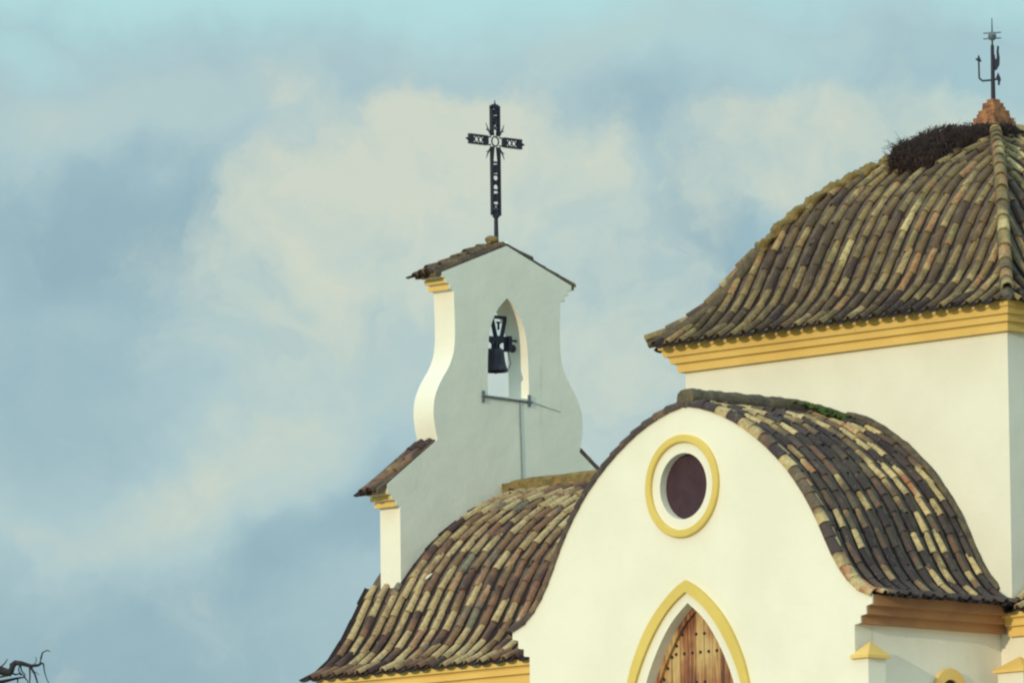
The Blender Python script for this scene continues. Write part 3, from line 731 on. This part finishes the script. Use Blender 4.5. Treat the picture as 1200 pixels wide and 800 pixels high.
for s_ in (-1, 1):
    m.tube([(BX + s_ * 0.11, YB, 7.88), (BX + s_ * 0.055, YB, 7.84), (BX + s_ * 0.06, YB, 7.77)], 0.018, 6)
    m.tube([(BX + s_ * 0.165, YB, 7.90), (BX + s_ * 0.165, YB, 7.78), (BX + s_ * 0.10, YB, 7.75)], 0.014, 6)
m.tube([(BX, YB, 7.87), (BX, YB, 7.78)], 0.03, 8); keep(m.build('bell_hanger', M['iron']), be)
m = MB(); m.box((BX + 0.19, YB - 0.05, 7.755), (BX + 0.255, YB + 0.05, 7.955)); m.tube([(2.465, YB, 7.905), (3.215, YB, 7.905)], 0.015, 8); m.tube([(BX + 0.24, YB, 7.80), (BX + 0.31, YB, 7.80)], 0.022, 8)
keep(m.build('axle', M['iron']), be)
m = MB(); m.lathe((BX + 0.305, YB, 7.80), [(0, -0.055), (0.035, -0.045), (0.055, 0), (0.035, 0.045), (0, 0.055)], 14); keep(m.build('striker_knob', M['iron']), be)
m = MB(); m.tube([(BX + 0.22, YB, 7.77), (BX + 0.255, YB, 7.66), (BX + 0.27, YB, 7.60), (BX + 0.225, YB, 7.52)], 0.008, 6); keep(m.build('rope', M['cable']), be)

# iron cross
CX = 2.835; YC = 11.79
cr_ = empty('iron_cross', (CX, YC, 9.2)); tag(cr_, 'dark openwork iron cross standing on the bell gable peak', 'cross')
def bar(m, a, b, r=0.010, dy=0.0): m.tube([(CX + a[0], YC + dy, a[1]), (CX + b[0], YC + dy, b[1])], r, 6)
m = MB(); m.tube([(CX, YC, 9.12), (CX, YC, 9.62)], [0.032, 0.026], 8); m.lathe((CX, YC, 9.50), [(0.03, 0), (0.05, 0.02), (0.03, 0.05)], 10); keep(m.build('pole', M['iron']), cr_)
m = MB()
hw = 0.078
def pbox(x0, z0, x1, z1, t=0.022): m.box((CX + x0, YC - t, z0), (CX + x1, YC + t, z1))
for s_ in (-1, 1):                                      # side rails of the upright, broken at the crossing
    a, b = sorted((s_ * hw, s_ * (hw - 0.026)))
    pbox(a, 9.56, b, 10.44); pbox(a, 10.585, b, 10.96)
pbox(-hw, 9.535, hw, 9.575); pbox(-hw, 10.945, hw, 10.985); pbox(-hw * .6, 10.985, hw * .6, 11.0)
for z in (9.67, 9.87, 10.07, 10.235, 10.74, 10.84): pbox(-hw + .02, z - 0.010, hw - .02, z + 0.010)
keep(m.build('upright', M['iron']), cr_)
for s_ in (-1, 1):
    m = MB()
    x0, x1 = sorted((s_ * 0.15, s_ * 0.475))
    pbox(x0, 10.555, x1, 10.578); pbox(x0, 10.447, x1, 10.470)
    for x in (s_ * 0.165, s_ * 0.44): pbox(x - 0.03, 10.47, x + 0.03, 10.555)
    for k in (-1, 0, 1):                                # little crossed scrolls in each arm
        xc = s_ * 0.30 + k * 0.075
        bar(m, (xc - 0.028, 10.47), (xc + 0.028, 10.555), 0.009); bar(m, (xc + 0.028, 10.47), (xc - 0.028, 10.555), 0.009)
    bar(m, (s_ * 0.078, 10.565), (s_ * 0.16, 10.565), 0.010); bar(m, (s_ * 0.078, 10.46), (s_ * 0.16, 10.46), 0.010)
    m.tube([(CX + s_ * 0.475, YC, 10.512), (CX + s_ * 0.535, YC, 10.512)], [0.028, 0.004], 8)
    keep(m.build('cross_arm', M['iron']), cr_)
m = MB()
def disc(z, r, sq=1.0): m.prism([(CX + r * math.cos(k * math.pi / 8), z + sq * r * math.sin(k * math.pi / 8)) for k in range(16)], 'Y', YC - 0.016, YC + 0.016)
disc(9.77, 0.056); disc(9.77 + 0.2, 0.03); disc(10.15, 0.058); disc(10.90, 0.04); disc(10.79, 0.05, 0.75)
for z in (9.62, 9.97, 10.69):
    for s_ in (-1, 1): bar(m, (-0.055, z - s_ * 0.055), (0.055, z + s_ * 0.055), 0.011)
for s_ in (-1, 1):
    bar(m, (s_ * 0.045, 10.25), (s_ * 0.022, 10.44), 0.010); bar(m, (s_ * 0.022, 10.59), (s_ * 0.045, 10.72), 0.010)
ring = [(CX + 0.062 * math.cos(2 * math.pi * k / 16), YC, 10.512 + 0.062 * math.sin(2 * math.pi * k / 16)) for k in range(17)]; keep(m.build('scrollwork', M['iron']), cr_); m = MB(); m.tube(ring, 0.011, 6)
keep(m.build('ring', M['iron']), cr_)
for sx in (-1, 1):
    for sz in (-1, 1):
        m = MB()
        m.tube([(CX + sx * 0.075, YC, 10.512 + sz * 0.075), (CX + sx * 0.135, YC, 10.512 + sz * 0.165), (CX + sx * 0.165, YC, 10.512 + sz * 0.235)], [0.013, 0.010, 0.003], 6)
        m.tube([(CX + sx * 0.11, YC, 10.512 + sz * 0.13), (CX + sx * 0.165, YC, 10.512 + sz * 0.15)], [0.010, 0.004], 6)
        keep(m.build('ray', M['iron']), cr_)
m = MB(); m.tube([(CX, YC, 10.98), (CX, YC, 11.06)], [0.016, 0.004], 8); m.lathe((CX, YC, 11.005), [(0, -.018), (.022, 0), (0, .018)], 8); keep(m.build('tip', M['iron']), cr_)

# weather vane on the tower finial
VX, VY = ctr, ctr
wv = empty('weather_vane', (VX, VY, 10.03)); tag(wv, 'dark iron weather vane on the brick peak of the tower roof', 'weather vane')
m = MB(); m.tube([(VX, VY, 9.98), (VX, VY, 10.72)], [0.030, 0.022], 8); m.tube([(VX, VY, 10.72), (VX, VY, 11.06)], [0.012, 0.005], 6); keep(m.build('pole', M['iron']), wv)
# direction across the view: (+0.72, -0.69)
ux, uy = 0.723, -0.691
def vp(a, z): return (VX + ux * a, VY + uy * a, z)
m = MB(); m.tube([vp(-0.17, 10.31), vp(-0.13, 10.275), vp(0.0, 10.285), vp(0.07, 10.30)], 0.012, 6); m.tube([vp(-0.17, 10.31), vp(-0.172, 10.56)], 0.011, 6)
m.tube([vp(-0.172, 10.53), vp(-0.172, 10.60)], [0.030, 0.003], 8); m.tube([vp(-0.21, 10.55), vp(-0.14, 10.52)], 0.010, 6); keep(m.build('arrow', M['iron']), wv)
def plate(pts, th=0.012):
    px_, py_ = -uy * th, ux * th
    n_ = len(pts); a = [vp(*p) for p in pts]
    tri = tessellate_polygon([[Vector((p[0], p[1], 0)) for p in pts]])
    A = [(p[0] - px_, p[1] - py_, p[2]) for p in a]; Bp = [(p[0] + px_, p[1] + py_, p[2]) for p in a]
    m.add(A + Bp, [tuple(t) for t in tri] + [tuple(i + n_ for i in reversed(t)) for t in tri] + [(i, (i + 1) % n_, n_ + (i + 1) % n_, n_ + i) for i in range(n_)])
m = MB(); plate([(0.015, 10.40), (0.05, 10.41), (0.085, 10.47), (0.09, 10.56), (0.078, 10.64), (0.085, 10.70), (0.06, 10.715), (0.05, 10.64), (0.052, 10.56), (0.035, 10.54), (0.03, 10.60), (0.012, 10.60)])
plate([(0.03, 10.285), (0.10, 10.27), (0.095, 10.31), (0.065, 10.38), (0.04, 10.32)]); plate([(0.06, 10.22), (0.085, 10.22), (0.09, 10.28), (0.06, 10.28)])
keep(m.build('vane_figure', M['iron']), wv)
m = MB()
for z in (10.80, 10.87): m.tube([vp(-0.11, z), vp(0.11, z + 0.01)], 0.008, 6)
m.tube([(VX - .08, VY - .08, 10.835), (VX + .08, VY + .08, 10.835)], 0.008, 6)
m.lathe((VX, VY, 10.835), [(0.0, -0.06), (0.04, -0.045), (0.055, 0.0), (0.04, 0.045), (0.0, 0.06)], 12); keep(m.build('direction_arms', M['bluemetal']), wv)

# stork nest
rn = random.Random(3)
nm = MB(); e1 = Vector((0.723, -0.691, 0.0)); e2 = Vector((0.691, 0.723, 0)); e3 = Vector((0, 0, 1))
LUMPS = [(Vector((1.83, 2.95, 9.22)), 0.50, 0.48, 0.28, 0.44), (Vector((2.24, 2.76, 9.44)), 0.60, 0.48, 0.19, 0.28), (Vector((2.58, 2.60, 9.55)), 0.30, 0.36, 0.09, 0.2)]
def nestp(L_, a, el_, k):
    c_, rx, ry, ru, rd = L_
    return c_ + e1 * (rx * k * math.cos(a) * math.cos(el_)) + e2 * (ry * k * math.sin(a) * math.cos(el_)) + e3 * ((ru if el_ > 0 else rd) * k * math.sin(el_))
na, ne = 28, 12
for L_ in LUMPS:
    vs = []
    for j in range(ne + 1):
        for i in range(na): vs.append(nestp(L_, 2 * math.pi * i / na, math.pi * (j / ne - 0.5), 0.93 + rn.uniform(-.05, .05)))
    nm.add(vs, [(j * na + i, j * na + (i + 1) % na, (j + 1) * na + (i + 1) % na, (j + 1) * na + i) for j in range(ne) for i in range(na)], True)
def twig(p, d, L, r):
    d = d.normalized(); mid = p + d * L * 0.5 + Vector((rn.gauss(0, .02), rn.gauss(0, .02), rn.gauss(0, .02)))
    nm.tube([p, mid, p + d * L + Vector((rn.gauss(0, .02), rn.gauss(0, .02), rn.gauss(0, .02)))], [r, r * .8, r * .3], 4, False)
for k in range(7000):
    a = rn.uniform(0, 6.283); el_ = math.asin(rn.uniform(-0.9, 1)); L_ = LUMPS[rn.choice((0, 0, 0, 1, 1, 1, 2, 2))]; p = nestp(L_, a, el_, rn.uniform(0.90, 1.04))
    out = (p - L_[0]).normalized(); tang = out.cross(Vector((rn.gauss(0, 1), rn.gauss(0, 1), rn.gauss(0, .6)))).normalized()
    twig(p - tang * 0.1, tang + out * rn.uniform(-0.10, 0.07), rn.uniform(0.10, 0.26), rn.uniform(0.003, 0.007))
for k in range(90):                                     # loose ends sticking out at the left
    p = nestp(LUMPS[0], math.pi + rn.gauss(0, 0.5), rn.uniform(-0.2, 1.0), 0.98)
    twig(p, Vector((-0.5, 0.45, rn.uniform(-.1, .9))) + Vector((rn.gauss(0, .4), rn.gauss(0, .4), 0)), rn.uniform(0.06, 0.2), 0.005)
for (hx, hy, hz, L, nn) in ((1.66, 3.52, 9.10, 0.26, 50), (1.98, 3.02, 9.12, 0.2, 30)):   # fallen strands on the tiles
    for k in range(nn):
        p = Vector((hx + rn.gauss(0, .03), hy + rn.gauss(0, .03), hz + rn.uniform(-.05, .05))); twig(p, Vector((-0.25, rn.gauss(0, .15), -1)), L * rn.uniform(.5, 1.0), 0.006)
for k in range(70):
    p = Vector((1.45, 3.13, 8.80)) + Vector((rn.gauss(0, .05), rn.gauss(0, .07), rn.gauss(0, .05))); twig(p, Vector((rn.gauss(0, 1), rn.gauss(0, 1), rn.gauss(0, .8))), rn.uniform(.05, .14), 0.006)
tag(nm.build('stork_nest', M['twig'], fix=False), 'big dark twig nest piled on top of the tower roof', 'nest')

# ================================================================== BARE TREE, lower left corner
def tp_(px_, py_, dist=60.0, dd=0.0):                   # twig shape, metres measured at the tree
    o = Vector((-42.298, -31.06, -1.51)); return o + Vector((0.7217, -0.6921, 0)) * ((px_ - 26) / 183.3) + Vector((0, 0, 1)) * ((778 - py_) / 183.3) + Vector((0.69, 0.72, 0)) * dd
TS = 0.66
tr = empty('bare_tree', (-42.6, -31.0, gz(-42.6, -31.0))); tag(tr, 'gnarled dark bare tree top at the lower left corner', 'tree')
tg0 = gz(-42.6, -31.0)
m = MB(); fork = tp_(-60, 960)
m.tube([Vector((fork.x - .1, fork.y, tg0 - 0.2)), Vector((fork.x - .12, fork.y, (tg0 + fork.z) / 2)), fork], [0.22, 0.16, 0.12], 12); keep(m.build('trunk', M['bark']), tr)
m = MB(); 
def B_(pts, r0, r1, dd=0.0):
    P_ = [tp_(x, y, dd=dd + 0.02 * math.sin(i * 2.1)) for i, (x, y) in enumerate(pts)]
    m.tube(P_, [TS * (r0 + (r1 - r0) * (i / (len(P_) - 1)) ** 0.6) for i in range(len(P_))], 7)
B_([(-60, 962), (-70, 880), (-50, 800), (-20, 778), (-6, 781), (8, 785), (11, 776), (14, 773), (21, 774), (32, 777), (41, 776), (46, 774)], 0.09, 0.009)
B_([(43, 775), (44, 768), (46, 762), (51, 759), (55, 760)], 0.014, 0.004); B_([(47, 774), (48, 784), (51, 793), (56, 803), (60, 815)], 0.008, 0.003)
B_([(14, 773), (11, 783), (6, 788), (-6, 790)], 0.014, 0.010); B_([(20, 775), (21, 782), (26, 788), (24, 790)], 0.010, 0.005)
B_([(-60, 862), (-40, 820), (-12, 796), (2, 793), (14, 790), (25, 789)], 0.05, 0.006, 0.08); B_([(16, 791), (16, 797), (18, 806)], 0.008, 0.005, 0.08)
B_([(31, 777), (31, 790), (30, 806)], 0.010, 0.006); B_([(32, 778), (37, 787), (40, 797), (41, 810)], 0.013, 0.007); B_([(34, 784), (38, 784), (42, 788)], 0.006, 0.003)
B_([(-60, 960), (-20, 900), (30, 850), (60, 830), (90, 828)], 0.07, 0.01, 0.3); B_([(-60, 960), (-120, 900), (-170, 850), (-220, 840)], 0.08, 0.01, -0.2)
B_([(30, 850), (40, 830), (44, 815)], 0.02, 0.005, 0.3); B_([(-120, 900), (-130, 840), (-150, 800)], 0.05, 0.01, -0.2)
B_([(8, 784), (14, 786), (20, 785), (25, 789)], 0.012, 0.006, 0.05); B_([(-6, 781), (2, 773), (5, 769)], 0.010, 0.004); B_([(20, 787), (17, 780), (19, 776)], 0.008, 0.006, 0.05)
B_([(24, 789), (28, 794), (27, 803)], 0.008, 0.004, 0.05); B_([(-6, 797), (6, 797), (12, 801), (22, 800)], 0.014, 0.005, 0.1); B_([(36, 776), (39, 770), (38, 767)], 0.006, 0.003)
rt = random.Random(11)
for k in range(60):
    x = rt.uniform(-220, 10); y = rt.uniform(820, 900); B_([(x, y), (x + rt.uniform(-15, 15), y - 14), (x + rt.uniform(-25, 25), y - 26)], 0.010, 0.003, rt.uniform(-.4, .4))
keep(m.build('crown', M['bark']), tr)
